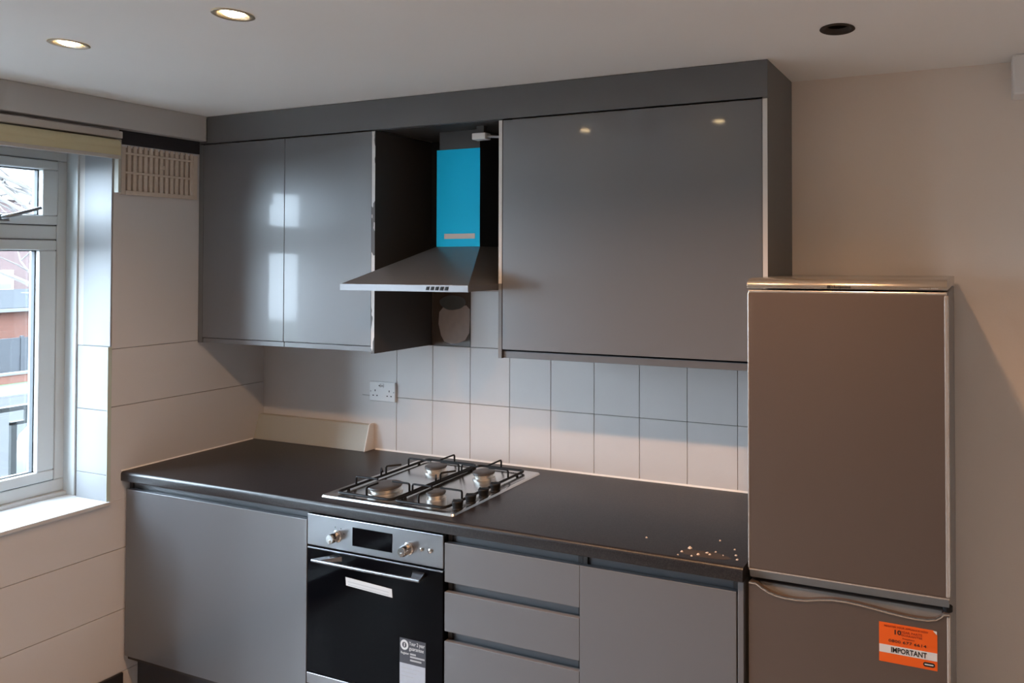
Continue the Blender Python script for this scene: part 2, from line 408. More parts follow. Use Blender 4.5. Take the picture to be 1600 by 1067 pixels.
# ================================================================== WINDOWS
def make_window(name, w, mullions, handle=False):
    """upvc window: outer frame, transom, opening fanlights over lower lights"""
    y0, y1, z0, z1 = w; xf0, xf1 = -0.35, -0.285
    fr = 0.040; TR0, TR1 = 1.840, 1.895
    m = MB()
    m.box(xf0, xf1, y0, y1, z0+.018, z0+fr+.028); m.box(xf0, xf1, y0, y1, z1-fr, z1)
    m.box(xf0, xf1, y0, y0+fr, z0+fr+.028, z1-fr); m.box(xf0, xf1, y1-fr, y1, z0+fr+.028, z1-fr)
    root = struct(m.build(name, MT['upvc'], None, bevel=0.004))
    box('transom', MT['upvc'], root, xf0, xf1, y0+fr, y1-fr, TR0, TR1, bevel=0.004)
    ys = [y0+fr] + mullions + [y1-fr]
    for q in mullions: 
        box('mullion', MT['upvc'], root, xf0, xf1, q-.03, q+.03, z0+fr+.028, TR0, bevel=.004); box('mullion', MT['upvc'], root, xf0, xf1, q-.03, q+.03, TR1, z1-fr, bevel=.004)
    for i in range(len(ys)-1):
        a = ys[i] + (.03 if i else 0); b = ys[i+1] - (.03 if i < len(ys)-2 else 0)
        for (c, d, top) in ((z0+fr+.028, TR0, False), (TR1, z1-fr, True)):
            k = .003; sw = .058 if not top else 0.052; xs0, xs1 = -0.345, -0.272 if top else -0.277
            A, B, Cc, D = a+k, b-k, c+k, d-k
            s = MB()
            s.box(xs0, xs1, A, B, Cc, Cc+sw*.72); s.box(xs0, xs1, A, B, D-sw*.72, D)
            s.box(xs0, xs1, A, A+sw, Cc+sw*.72, D-sw*.72); s.box(xs0, xs1, B-sw, B, Cc+sw*.72, D-sw*.72)
            sash = s.build('sash', MT['upvc'], root, bevel=0.005)
            t = .004
            gk = MB(); gA, gB, gC, gD = A+sw, B-sw, Cc+sw*.72, D-sw*.72
            gk.box(-.322, -.300, gA, gA+t, gC, gD); gk.box(-.322, -.300, gB-t, gB, gC, gD); gk.box(-.322, -.300, gA, gB, gC, gC+t); gk.box(-.322, -.300, gA, gB, gD-t, gD)
            gk.build('gasket', MT['gasket'], sash)
            box('pane', MT['glass'], sash, -.324, -.320, gA, gB, gC, gD)
    # black seal lines round the sashes
    for i in range(len(ys)-1):
        a = ys[i] + (.03 if i else 0); b = ys[i+1] - (.03 if i < len(ys)-2 else 0)
        sl = MB()
        for (c, d) in ((z0+fr+.028, TR0), (TR1, z1-fr)):
            sl.box(-.335, -.2865, a+.0002, a+.0028, c, d); sl.box(-.335, -.2865, b-.0028, b-.0002, c, d); sl.box(-.335, -.2865, a, b, c+.0002, c+.0028); sl.box(-.335, -.2865, a, b, d-.0028, d-.0002)
        sl.build('seal', MT['gasket'], root)
    # sill board and reveal linings
    sb = box('window_sill', MT['sill'], root, -.30, 0.012, y0+.002, y1-.002, z0-.012, z0+.003, bevel=.003); sb['label'] = 'white painted window board'
    box('sill_upstand', MT['upvc'], root, -.30, -.262, y0+.002, y1-.002, z0+.003, z0+.018, bevel=.002)
    return root
win1 = make_window('window_1', W1, [])
# near reveal (visible): frame trim, plaster, and tiles at the bottom
box('reveal_trim', MT['upvc'], win1, -.285, -.213, W1[1]-.009, W1[1]-.0002, W1[2]+.003, W1[3], bevel=.003)
box('reveal_lining', MT['reveal'], win1, -.172, -.0003, W1[1]-.006, W1[1]-.0002, 1.4125, W1[3], bevel=.002)
box('reveal_back', MT['blindrail'], win1, -.214, -.171, W1[1]-.002, W1[1]-.0002, 1.4125, W1[3])
for z0, z1 in ((W1[2]+.003, 0.9055), (0.9075, 1.1585), (1.1605, 1.4115)):
    box('reveal_tile', MT['reveal'], win1, -.190, -.0003, W1[1]-.013, W1[1]-.0002, z0, z1, bevel=.0012)
box('tile_edging', mat('pale_green_edging', (0.50, 0.58, 0.52), .5), win1, -.0003, 0.002, W1[1]-.014, W1[1]-.0002, W1[2]+.003, 1.4115, bevel=.0006)
for side, (yy0, yy1) in (('far', (W1[0]+.0002, W1[0]+.006)),):
    box('reveal_lining', MT['reveal'], win1, -.285, -.0003, yy0, yy1, W1[2]+.003, W1[3])
box('reveal_head', MT['reveal'], win1, -.285, -.0003, W1[0]+.006, W1[1]-.014, W1[3]-.006, W1[3]-.0002)
# fanlight handle
hb = MB().box(-.272, -.258, -.905, -.852, 1.906, 1.934).build('handle_base', MT['chrome'], win1, bevel=.004)
MB().tube([(-.256, -.878, 1.920), (-.246, -.872, 1.922), (-.240, -.84, 1.934), (-.240, -.765, 1.963)], [.008, .008, .0075, .006], 10).build('handle', MT['steel'], win1, smooth=True)
win2 = make_window('window_2', W2, [-1.985])
for (yy0, yy1) in ((W2[0]+.0002, W2[0]+.006), (W2[1]-.006, W2[1]-.0002)):
    box('reveal_lining', MT['reveal'], win2, -.285, -.0003, yy0, yy1, W2[2]+.003, W2[3])
box('reveal_head', MT['reveal'], win2, -.285, -.0003, W2[0]+.006, W2[1]-.006, W2[3]-.006, W2[3]-.0002)

# ================================================================== OUTSIDE
GZ = -3.0
origin()
struct(box('ground_outside', MT['paving'], None, -28.6, -0.45, -40, 60, GZ-.2, GZ))
struct(box('kerb_outside', MT['kerb'], None, -28.9, -28.6, -40, 60, GZ-.2, GZ+.06))
struct(box('lawn_outside', MT['grass'], None, -60, -28.9, -40, 60, GZ-.2, GZ+.02))
t = thing('garden_wall', 'low orange brick garden wall behind the strip of lawn', 'garden wall', (-32, 12, GZ+.02))
box('wall_body', MT['brickA'], t, -32.2, -31.9, -20, 50, GZ+.02, -2.66); box('coping', MT['kerb'], t, -32.25, -31.85, -20, 50, -2.66, -2.58)
t = thing('garden_fence', 'dark blue grey fence above the garden wall', 'fence', (-33, 12, GZ+.02))
for i in range(24):
    yy = -20 + i*2.5
    box('fence_panel', MT['fence'], t, -33.05, -33.0, yy+.06, yy+2.44, GZ+.02, -1.32); box('fence_post', MT['fence'], t, -33.08, -32.97, yy-.05, yy+.05, GZ+.02, -1.25)
t = thing('brick_outbuilding', 'low orange brick building with a grey slate roof behind the fence', 'building', (-38, 14, GZ+.02))
box('wall_body', MT['brickA'], t, -42, -37, 4, 40, GZ+.02, -0.40)
MB().prism([(-36.7, -0.40), (-43, -0.40), (-43, -0.30), (-40, 0.42), (-36.7, -.30)], 1, 3.7, 40.3).build('roof', MT['slate'], t)
box('gutter', MT['kerb'], t, -36.68, -36.5, 3.7, 40.3, -0.47, -0.33)
t = thing('brick_house', 'pink brick terraced house with white windows seen through bare branches', 'building', (-48, 16, GZ+.02))
box('wall_body', MT['brickB'], t, -56, -48, -6, 60, GZ+.02, 5.2)
MB().prism([(-47.6, 5.2), (-56.4, 5.2), (-52, 8.0)], 1, -6.4, 60.4).build('roof', mat('pale_tile_roof', (0.045, 0.038, 0.036), .9), t)
for i in range(12):
    yy = -5.2 + i*4.23
    for zz in (0.1, 3.0):
        wfr = box('house_window', MT['white'], t, -48.0, -47.93, yy, yy+1.6, zz, zz+1.15)
        box('house_pane', MT['carglass'], wfr, -47.93, -47.90, yy+.1, yy+.70, zz+.1, zz+1.05); box('house_pane', MT['carglass'], wfr, -47.93, -47.90, yy+.8, yy+1.5, zz+.1, zz+1.05)
# bare tree
def bare_tree(loc, h, seed, label):
    rnd = random.Random(seed)
    t = thing('bare_tree', label, 'tree', loc)
    trunk = MB(); br = MB()
    def grow(p, d, L, r, lvl, mb):
        pts = [p]; rs = [r]; q = Vector(p); dd = Vector(d)
        for i in range(4):
            dd = (dd + Vector((rnd.uniform(-.22, .22), rnd.uniform(-.22, .22), rnd.uniform(-.1, .16)))).normalized()
            q = q + dd*L/4; pts.append(q.copy()); rs.append(r*(1-.16*(i+1)))
            if lvl < 4 and i >= 1:
                for _ in range(2 if lvl < 2 else 1):
                    nd = (dd + Vector((rnd.uniform(-1, 1), rnd.uniform(-1, 1), rnd.uniform(-.5, .6)))).normalized()
                    grow(q, nd, L*rnd.uniform(.5, .72), r*.58, lvl+1, br)
        mb.tube(pts, rs, 5)
    grow(Vector(loc), Vector((0, 0, 1)), h, .15, 0, trunk)
    trunk.build('trunk', MT['bark'], t); br.build('branches', MT['bark'], t)
bare_tree((-12.0, 5.75, GZ), 4.6, 11, 'bare leafless tree outside the window')
# white car
t = thing('parked_car', 'white car parked on the pale ground outside the window', 'car', (-13.0, 7.7, GZ))
cy = 5.62
prof = [(cy, GZ+.35), (cy-.05, GZ+.85), (cy+.0, GZ+1.10), (cy+.08, GZ+1.48), (cy+.30, GZ+1.70), (cy+.8, GZ+1.76), (cy+2.4, GZ+1.74), (cy+3.1, GZ+1.15), (cy+4.1, GZ+.92), (cy+4.25, GZ+.35)]
MB().prism(prof, 0, -13.85, -12.15).build('car_body', MT['carwhite'], t, bevel=.05, seg=3, smooth=True)
for pw in ([(cy+.15, GZ+1.30), (cy+.20, GZ+1.50), (cy+.32, GZ+1.58), (cy+1.2, GZ+1.60), (cy+1.2, GZ+1.24)], [(cy+1.28, GZ+1.24), (cy+1.28, GZ+1.60), (cy+2.3, GZ+1.58), (cy+2.75, GZ+1.24)]):
    MB().prism(pw, 0, -12.16, -12.13).build('side_window', MT['carglass'], t)
MB().prism([(cy-.015, GZ+1.14), (cy+.062, GZ+1.46), (cy+.09, GZ+1.46), (cy+.015, GZ+1.14)], 0, -13.62, -12.38).build('rear_window', MT['carglass'], t)
for yy in (cy+.75, cy+3.3):
    for xx in (-12.3, -13.7): MB().lathe((xx, yy, GZ+.32), [(.32, -.1), (.32, .1)], axis=0, n=20).build('wheel', MT['tyre'], t)
# balcony slab and railing
struct_b = struct(box('balcony_floor', MT['concrete'], None, -1.28, -0.401, -4.0, 2.6, -0.22, -0.06))
t = thing('balcony_railing', 'black metal balcony railing with stepped bars outside the window', 'railing', (-1.2, -.4, -0.06))
box('top_rail', MT['rail'], t, -1.22, -1.18, -4.0, 2.6, 1.022, 1.044)
k = -4.0
for i in range(15):
    yy = -0.388 + (i-8)*0.43
    box('baluster', MT['rail'], t, -1.21, -1.19, yy-.011, yy+.011, -0.06, 0.965)
    box('step_bar', MT['rail'], t, -1.21, -1.19, yy-.011, yy+.20, 0.952, 0.968)
    box('baluster', MT['rail'], t, -1.21, -1.19, yy+.178, yy+.20, -0.06, 0.952)
    box('spacer', MT['rail'], t, -1.208, -1.192, yy+.045, yy+.062, 0.968, 1.022)

# ================================================================== BLIND, VENT
t = thing('roller_blind', 'rolled up cream roller blind over the window', 'roller blind', (0.02, -0.65, 2.15))
box('head_rail', MT['blindrail'], t, 0.0006, 0.046, -1.21, -0.645, 2.238, 2.266, bevel=.003)
MB().lathe((0.030, -1.19, 2.205), [(.0285, 0), (.0285, .532)], axis=1, n=28).build('fabric_roll', MT['blind'], t, smooth=True)
box('fabric_flap', MT['blind'], t, 0.054, 0.0565, -1.19, -0.658, 2.168, 2.208)
box('bottom_bar', MT['blindrail'], t, 0.048, 0.060, -1.19, -0.658, 2.154, 2.169, bevel=.003)
box('end_bracket', MT['upstand'], t, 0.0006, 0.03, -0.6505, -0.640, 2.025, 2.237, bevel=.002)

t = thing('vent_grille', 'beige plastic wall vent grille with vertical slats beside the cabinet', 'vent', (0.0005, -0.48, 2.02))
VY0, VY1, VZ0, VZ1 = -0.630, -0.330, 2.020, 2.222
box('vent_back', MT['ventback'], t, 0.0004, 0.003, VY0+.004, VY1-.004, VZ0+.004, VZ1-.012)
m = MB(); m.box(.0004, .012, VY0, VY0+.016, VZ0, VZ1-.01); m.box(.0004, .012, VY1-.018, VY1, VZ0, VZ1-.01); m.box(.0004, .012, VY0+.016, VY1-.018, VZ0, VZ0+.017)
for zz in (2.105, 2.182): m.box(.0004, .0115, VY0+.016, VY1-.018, zz, zz+.009)
m.build('vent_frame', MT['vent'], t, bevel=.0015)
ns = 13; pitch_ = (VY1-.018-VY0-.016)/ns
for i in range(ns):
    ya = VY0+.016+i*pitch_+pitch_*.42; yb = VY0+.016+(i+1)*pitch_+pitch_*.02
    if i == ns-1: yb = VY1-.018
    for (c, d) in ((VZ0+.017, 2.105), (2.114, 2.182), (2.191, VZ1-.004)):
        box('slat', MT['vent'], t, .003, .0105, ya, yb, c, d, bevel=.0012, seg=1)
box('vent_knob', MT['vent'], t, .0105, .016, -.487, -.467, 2.135, 2.152, bevel=.002)

# ================================================================== BASE CABINETS
DF = -0.600          # face of the doors
ZD0, ZD1 = 0.174, 0.837
t = thing('base_cabinet', 'grey handleless base cabinet with one wide door beside the window wall', 'cabinet', (0.5, -.30, 0.0))
m = MB(); m.box(.003, .021, -.581, -.01, .15, .868); m.box(.978, .996, -.581, -.01, .15, .868); m.box(.021, .978, -.581, -.01, .15, .168); m.box(.021, .978, -.02, -.01, .168, .868)
m.build('carcass', MT['carcass'], t)
box('door', MT['door'], t, .0135, .994, DF, DF+.018, ZD0, ZD1, bevel=.0015)
box('handle_channel', MT['channel'], t, .021, .978, -.575, -.555, .80, .868, bevel=.002)
box('plinth', MT['plinth'], t, .003, .996, -.545, -.53, 0.0, .15)

t = thing('built_in_oven', 'stainless steel built-in electric oven with black glass door under the hob', 'oven', (1.297, -.3, 0.26))
OX0, OX1, OY = 0.999, 1.5935, -0.602
box('body', MT['blackmatt'], t, OX0+.012, OX1-.012, -.565, -.04, .268, .858)
cp = box('control_panel', MT['steel'], t, OX0, OX1, OY, -.565, .752, .8605, bevel=.002)
box('display', MT['ovenglass'], cp, 1.208, 1.382, OY-.0012, OY+.002, .775, .838, bevel=.0005)
for kx in (1.140, 1.452):
    kb = MB().lathe((kx, OY, .799), [(.021, .0), (.021, -.004), (.0175, -.007), (.0165, -.030), (.0145, -.034), (0.0, -.034)], axis=1, n=28, cap0=False, cap1=False)
    kb.box(kx-.003, kx+.003, OY-.0365, OY-.033, .784, .797)
    kb.build('knob', MT['chrome'], cp, smooth=True)
for kx, r in ((1.507, .006), (1.5425, .0075)):
    MB().lathe((kx, OY, .804), [(r, 0), (r, -.004), (r*.6, -.006)], axis=1, n=16, cap0=False).build('button', MT['chrome'], cp, smooth=True)
for a in (110, 60, 20):
    box('dial_mark', MT['ink'], cp, 1.140+.031*math.cos(math.radians(a))-.0018, 1.140+.031*math.cos(math.radians(a))+.0018, OY-.0004, OY+.001, .799+.031*math.sin(math.radians(a))-.0018, .799+.031*math.sin(math.radians(a))+.0018)
od = box('oven_door', MT['ovenglass'], t, OX0, OX1, OY, -.567, .310, .745, bevel=.002)
box('door_top_trim', MT['steel'], od, OX0+.001, OX1-.001, OY-.0006, OY+.012, .7405, .7455, bevel=.0006)
# bar handle with wedge brackets
hb_ = MB()
hb_.tube([(1.075, -.648, .7245), (1.300, -.650, .7245), (1.540, -.648, .7245)], .0052, 10)
for sx, xa, xb, xc, xd in ((1, 1.073, 1.105, 1.160, 1.118), (-1, 1.542, 1.507, 1.470, 1.520)):
    hb_.add([(xa, -.651, .722), (xb, -.651, .722), (xc if sx > 0 else xc, OY, .714), (xd, OY, .714), (xa, -.651, .729), (xb, -.651, .729), (xc, OY, .730), (xd, OY, .730)],
            [(0, 1, 2, 3), (4, 5, 6, 7), (0, 1, 5, 4), (1, 2, 6, 5), (2, 3, 7, 6), (3, 0, 4, 7)])
hb_.build('handle', MT['steel'], od)
bt = box('bottom_trim', MT['steel'], t, OX0, OX1, OY, -.567, .268, .306, bevel=.002)
st = MB().add([(1.178, OY-.0007, .664), (1.181, OY-.0007, .636), (1.3845, OY-.0007, .6265), (1.3815, OY-.0007, .6545), (1.178, OY, .664), (1.181, OY, .636), (1.3845, OY, .6265), (1.3815, OY, .6545)],
      [(0, 1, 2, 3), (4, 5, 6, 7), (0, 1, 5, 4), (1, 2, 6, 5), (2, 3, 7, 6), (3, 0, 4, 7)]).build('paper_label', MT['paper'], t)
for i in range(2):
    z_ = .650 - i*.010
    MB().add([(1.19, OY-.0011, z_+.001), (1.37, OY-.0011, z_-.007), (1.37, OY-.0011, z_-.0085), (1.19, OY-.0011, z_-.0005)], [(0, 1, 2, 3)]).build('print_line', MT['greyink'], st)
ws = box('guarantee_sticker', MT['stickerdark'], t, 1.417, 1.525, OY-.0008, OY, .335, .502)
ws['label'] = 'navy and pale guarantee sticker on the oven glass'
box('pale_panel', MT['paperblue'], ws, 1.418, 1.524, OY-.0012, OY-.0006, .336, .421)
MB().lathe((1.437, OY-.0008, .481), [(.0165, 0), (.0165, -.0005), (.0095, -.0005), (.0095, 0)], axis=1, n=28, cap0=False, cap1=False).build('ring_emblem', MT['paper'], ws)
box('ring_bar', MT['paper'], ws, 1.4355, 1.4385, OY-.0013, OY-.0008, .475, .487)
text('lettering', 'Your 2 year', .0175, 1.457, OY-.0011, .4835, MT['paper'], ws, width=.064)
text('lettering', 'guarantee', .0175, 1.457, OY-.0011, .4675, MT['paper'], ws, width=.060)
text('lettering', 'Register', .011, 1.422, OY-.0011, .451, MT['paper'], ws, width=.034)
for (a, b, c) in ((1.461, 1.521, .443), (1.461, 1.508, .432), (1.461, 1.485, .452)):
    box('print_line', MT['greyink'], ws, a, b, OY-.0012, OY-.0007, c, c+.0055)
for i in range(3): box('print_line', MT['greyink'], ws, 1.424, 1.50-.012*i, OY-.0014, OY-.0011, .405-.013*i, .4065-.013*i)

t = thing('oven_plinth', 'dark kickboard panel under the oven', 'kickboard', (1.297, -.53, 0))
box('filler_board', MT['door'], t, 1.0, 1.5935, -.598, -.58, .174, .262); box('plinth', MT['plinth'], t, .998, 1.596, -.545, -.53, 0, .15)
box('support_board', MT['carcass'], t, 1.0, 1.5935, -.579, -.03, .248, .264)

t = thing('drawer_cabinet', 'grey handleless three-drawer base cabinet right of the oven', 'cabinet', (1.85, -.3, 0.0))
m = MB(); m.box(1.597, 1.612, -.581, -.01, .15, .868); m.box(2.083, 2.0985, -.581, -.01, .15, .868); m.box(1.612, 2.083, -.581, -.01, .15, .168); m.box(1.612, 2.083, -.02, -.01, .168, .868)
m.build('carcass', MT['carcass'], t)
for z0, z1 in ((.711, ZD1), (.553, .679), (ZD0, .521)):
    box('drawer_front', MT['door'], t, 1.5975, 2.0985, DF, DF+.018, z0, z1, bevel=.0015)
for z0, z1 in ((.80, .868), (.668, .716), (.508, .558)):
    box('handle_channel', MT['channel'], t, 1.613, 2.082, -.575, -.555, z0, z1, bevel=.002)
box('plinth', MT['plinth'], t, 1.597, 2.0985, -.545, -.53, 0, .15)

t = thing('base_cabinet', 'grey handleless base cabinet with one door between drawers and fridge', 'cabinet', (2.35, -.3, 0.0))
m = MB(); m.box(2.100, 2.115, -.581, -.01, .15, .868); m.box(2.580, 2.595, -.581, -.01, .15, .868); m.box(2.115, 2.580, -.581, -.01, .15, .168); m.box(2.115, 2.580, -.02, -.01, .168, .868)
m.build('carcass', MT['carcass'], t)
box('door', MT['door'], t, 2.0995, 2.594, DF, DF+.018, ZD0, ZD1, bevel=.0015)
box('handle_channel', MT['channel'], t, 2.116, 2.579, -.575, -.555, .80, .868, bevel=.002)
box('plinth', MT['plinth'], t, 2.100, 2.595, -.545, -.53, 0, .15)
origin((2.607, -.3, 0))
tag(box('end_panel', MT['door'], None, 2.5985, 2.615, DF-.001, -.01, 0.0, .869, bevel=.001), 'narrow grey end panel of the base units beside the fridge', 'end panel')

# ================================================================== WORKTOP
t = thing('worktop', 'long black laminate worktop running from the window wall to the fridge', 'worktop', (1.3, -.3, .87))
yf = -.6135
prof = [(-.0012, .870), (-.0012, .910)]
for k in range(7):
    a = PI/2*k/6; prof.append((yf+.012-.012*math.sin(a), .910-.012+.012*math.cos(a)))
for k in range(5):
    a = PI/2*k/4; prof.append((yf+.006-.006*math.cos(a), .870+.006-.006*math.sin(a)))
wt = MB().prism(prof, 0, .0012, 2.6165).build('top', MT['worktop'], t, smooth=True)
MB().prism([(-.0058, .9102), (-.0008, .9102), (-.0008, .916)], 0, .70, 2.616).build('sealant_bead', MT['sealant'], t)
MB().prism([(.0008, .9102), (.0052, .9102), (.0008, .915)], 1, -.612, -.056).build('sealant_bead', MT['sealant'], t)
# crumbs
for i, (x, y, s) in enumerate(((2.276, -.507, .0035), (2.494, -.453, .0035), (2.417, -.567, .004), (2.455, -.585, .004), (2.47, -.570, .005), (2.489, -.55, .0045), (2.50, -.558, .004), (2.538, -.551, .003), (2.573, -.538, .004), (2.415, -.59, .003), (2.556, -.50, .003), (2.43, -.535, .006), (2.51, -.535, .003), (2.585, -.565, .004))):
    origin((x, y, .910))
    rnd = random.Random(i); n = 7
    pv = [(x+s*math.cos(2*PI*k/n)*rnd.uniform(.7, 1.4), y+s*math.sin(2*PI*k/n)*rnd.uniform(.7, 1.3)) for k in range(n)]
    mb = MB(); top = [(x+(a-x)*.5, y+(b-y)*.5, .910+s*rnd.uniform(.5, .9)) for a, b in pv]
    mb.add([(a, b, .9101) for a, b in pv] + top, [tuple(range(n))[::-1], tuple(range(n, 2*n))] + [(k, (k+1) % n, n+(k+1) % n, n+k) for k in range(n)])
    tag(mb.build('plaster_crumb', MT['crumb']), {0: 'lone plaster crumb on the worktop, left of the cluster by the fridge', 1: 'lone plaster crumb on the worktop behind the cluster by the fridge', 11: 'largest flake of plaster in the cluster on the worktop'}.get(i, 'tiny crumb of plaster in the cluster on the worktop beside the fridge'), 'crumb', 'plaster crumbs on the worktop')
origin((2.485, -.565, .910))
tag(MB().prism([(a, b) for a, b in blob(2.485, -.562, .075, .022, 9)], 2, .9101, .9104).build('dust_smudge', MT['stain']), 'brown dusty smudge on the worktop near the fridge', 'smudge')

# cream wedge-shaped upstand at the back of the worktop
t = thing('upstand', 'cream sloping upstand along the back of the worktop in the corner', 'upstand', (.34, -.03, .9102))
MB().prism([(-.052, .9103), (-.0012, .9103), (-.0012, 1.022), (-.026, 1.022)], 0, .0012, .684).build('board', MT['upstand'], t, bevel=.002)
MB().prism([(-.056, .9103), (-.0012, .9103), (-.0012, 1.028), (-.022, 1.028), (-.028, 1.022)], 0, .6845, .690).build('end_cap', MT['sealant'], t, bevel=.0015)

# ================================================================== HOB
HX0, HX1, HY0, HY1 = 1.018, 1.604, -.568, -.061
t = thing('gas_hob', 'stainless steel four-burner gas hob set into the worktop', 'hob', (1.311, -.315, .910))
def rrect(x0, x1, y0, y1, r, n=5):
    P = []
    for cx, cy, a0 in ((x1-r, y1-r, 0), (x0+r, y1-r, 90), (x0+r, y0+r, 180), (x1-r, y0+r, 270)):
        for k in range(n+1):
            a = math.radians(a0+90*k/n); P.append((cx+r*math.cos(a), cy+r*math.sin(a)))
    return P
hp = MB(); A = rrect(HX0, HX1, HY0, HY1, .012); B = rrect(HX0+.004, HX1-.004, HY0+.004, HY1-.004, .010); Cc = rrect(HX0+.022, HX1-.012, HY0+.020, HY1-.016, .02); D = rrect(HX0+.028, HX1-.018, HY0+.026, HY1-.022, .02)
n = len(A); rings = [[(a, b, .9103) for a, b in A], [(a, b, .9165) for a, b in B], [(a, b, .9172) for a, b in Cc], [(a, b, .9145) for a, b in D]]
hp.add(sum(rings, []), [(i*n+k, i*n+(k+1) % n, (i+1)*n+(k+1) % n, (i+1)*n+k) for i in range(3) for k in range(n)] + [tuple(range(3*n, 4*n)), tuple(range(n))[::-1]])
hp.build('hob_plate', MT['hobsteel'], t, smooth=True)
burners = [(1.205, -.455, .055), (1.205, -.195, .040), (1.435, -.455, .031), (1.435, -.195, .040)]
for bx_, by_, r in burners:
    b = MB().lathe((bx_, by_, .9145), [(r*1.08, 0), (r*1.08, .006), (r*.86, .007), (r*.86, .012), (r*.96, .014), (r*.96, .018)], n=32).build('burner', MT['alu'], t, smooth=True)
    MB().lathe((bx_, by_, .9325), [(r*1.0, 0), (r*1.06, .004), (r*1.03, .0085), (r*.94, .0105), (r*.5, .0112)], n=32).build('burner_cap', MT['cap'], b, smooth=True)
    sp_ = MB().lathe((bx_-r*1.05-.010, by_+.012, .9145), [(.004, 0), (.004, .016), (.002, .018)], n=10).build('igniter', MT['white'], b)
def grate(x0, x1, bs):
    m = MB(); y0, y1 = -.540, -.088; z = .9235; rr = .0050
    m.tube([(a, b, z) for a, b in rrect(x0, x1, y0, y1, .018, 4)], rr, 8, closed=True)
    zt = .9555
    for bx_, by_, r in bs:
        near = by_ < -.3
        starts = [(x1, by_), (x0, by_), (bx_, y0 if near else y1), (x0, by_ + (.118 if near else -.118))]
        for q in starts:
            d = Vector((bx_-q[0], by_-q[1])).normalized()
            e = (bx_-d.x*r*.62, by_-d.y*r*.62)
            if q is starts[3]: e = (q[0]+d.x*.055, q[1]+d.y*.055)
            m.tube([(q[0], q[1], z), (q[0], q[1], zt-.006), (q[0]+d.x*.003, q[1]+d.y*.003, zt-.001), (q[0]+d.x*.010, q[1]+d.y*.010, zt), (e[0], e[1], zt)], .0036, 8)
    for cx in (x0, x1):
        for cy in (y0+.05, y1-.05): m.lathe((cx, cy, .9146), [(.006, 0), (.005, .006)], n=10)
    return m.build('pan_support', MT['black'], t, smooth=True)
grate(1.068, 1.316, burners[:2]); grate(1.330, 1.546, burners[2:])
for yy in (-.515, -.448, -.380, -.313):
    kb = MB().lathe((1.578, yy, .9172), [(.0175, 0), (.0165, .003), (.0155, .004), (.019, .024), (.017, .027), (.0, .027)], n=24, cap1=False)
    kb.box(1.578-.018, 1.578+.018, yy-.003, yy+.003, .9438, .9465)
    kb.build('knob', MT['blackmatt'], t, smooth=True)

# ================================================================== WALL UNITS
DU = -0.316; UZ0, UZ1 = 1.394, 2.264
t = thing('upper_cabinet', 'glossy grey two-door wall cabinet reflecting the window', 'cabinet', (.5, -.16, UZ0))
m = MB(); m.box(.0015, .016, -.298, -.0015, UZ0, UZ1); m.box(.016, .991, -.298, -.0015, UZ1-.016, UZ1); m.box(.016, .991, -.290, -.0015, UZ0+.021, UZ0+.036); m.box(.016, .991, -.008, -.0015, UZ0+.036, UZ1-.016)
m.build('carcass', MT['carcass'], t)
sp = box('side_panel', MT['carcass'], t, .9915, 1.0085, DU, -.0015, UZ0-.006, UZ1); box('edge_strip', MT['edge'], sp, .992, 1.008, DU-.0008, DU, UZ0-.002, UZ1-.002)
box('filler_strip', MT['fascia'], t, .002, .0295, DU, -.299, UZ0, UZ1)
for a, b in ((.0305, .5185), (.5205, .9905)):
    box('door', MT['door'], t, a, b, DU, -.299, 1.417, UZ1-.002, bevel=.0015)
    box('light_rail', MT['door'], t, a, b, -.312, -.296, UZ0, 1.4145, bevel=.001)

t = thing('upper_cabinet', 'wide grey wall cabinet with a single lift-up door over the worktop', 'cabinet', (2.1, -.16, UZ0))
m = MB(); m.box(1.6065, 2.589, -.298, -.0015, UZ1-.016, UZ1); m.box(1.6065, 2.589, -.300, -.0015, 1.400, 1.416); m.box(1.6065, 2.589, -.008, -.0015, 1.416, UZ1-.016)
m.build('carcass', MT['carcass'], t)
sp = box('side_panel', MT['carcass'], t, 1.5905, 1.606, DU, -.0015, 1.398, UZ1)
box('edge_strip', MT['edge2'], sp, 1.591, 1.6055, DU-.0008, DU, 1.668, UZ1-.002); box('edge_strip', MT['edge_grey'], sp, 1.591, 1.6055, DU-.0008, DU, 1.399, 1.668)
box('lift_up_door', MT['door'], t, 1.6075, 2.5885, DU, -.299, 1.430, UZ1-.002, bevel=.0015)
box('grip_rail', MT['channel'], t, 1.6075, 2.5885, -.307, -.300, 1.399, 1.424, bevel=.001)

t = thing('tall_end_panel', 'tall dark end panel of the wall units with a bare white front edge', 'end panel', (2.598, -.16, 1.398))
box('panel_board', MT['fascia'], t, 2.5895, 2.606, DU, -.0015, 1.398, 2.2672)
box('edge_strip', MT['edge2'], t, 2.590, 2.6055, DU-.0008, DU, 1.40, UZ1-.002)
box('top_return', MT['fascia'], t, 2.5895, 2.606, -.2975, -.0015, 2.2672, CEIL-.0008)

t = thing('fascia', 'dark grey fascia board closing the gap between wall units and ceiling', 'fascia', (1.3, -.31, 2.266))
box('front_board', MT['fascia'], t, .0486, 2.6065, DU, -.298, 2.268, CEIL-.0008, bevel=.001)
box('recess_top', MT['carcass'], t, 1.009, 1.590, -.2975, -.0015, 2.266, 2.282)
box('corner_piece', MT['fascia'], t, .0015, .0482, DU, -.298, 2.268, 2.2788)
origin((1.3, -.004, 1.7))
tag(box('recess_shade_board', mat('recess_shade_black', (.02, .02, .022), .6), None, 1.009, 1.590, -.006, -.0015, 1.628, 2.265), 'black board added to paint the shade in the recess behind the hood chimney', 'back board')  # added black sheet, paints the deep shade on the wall behind the chimney
origin((1.30, -.02, 2.235))

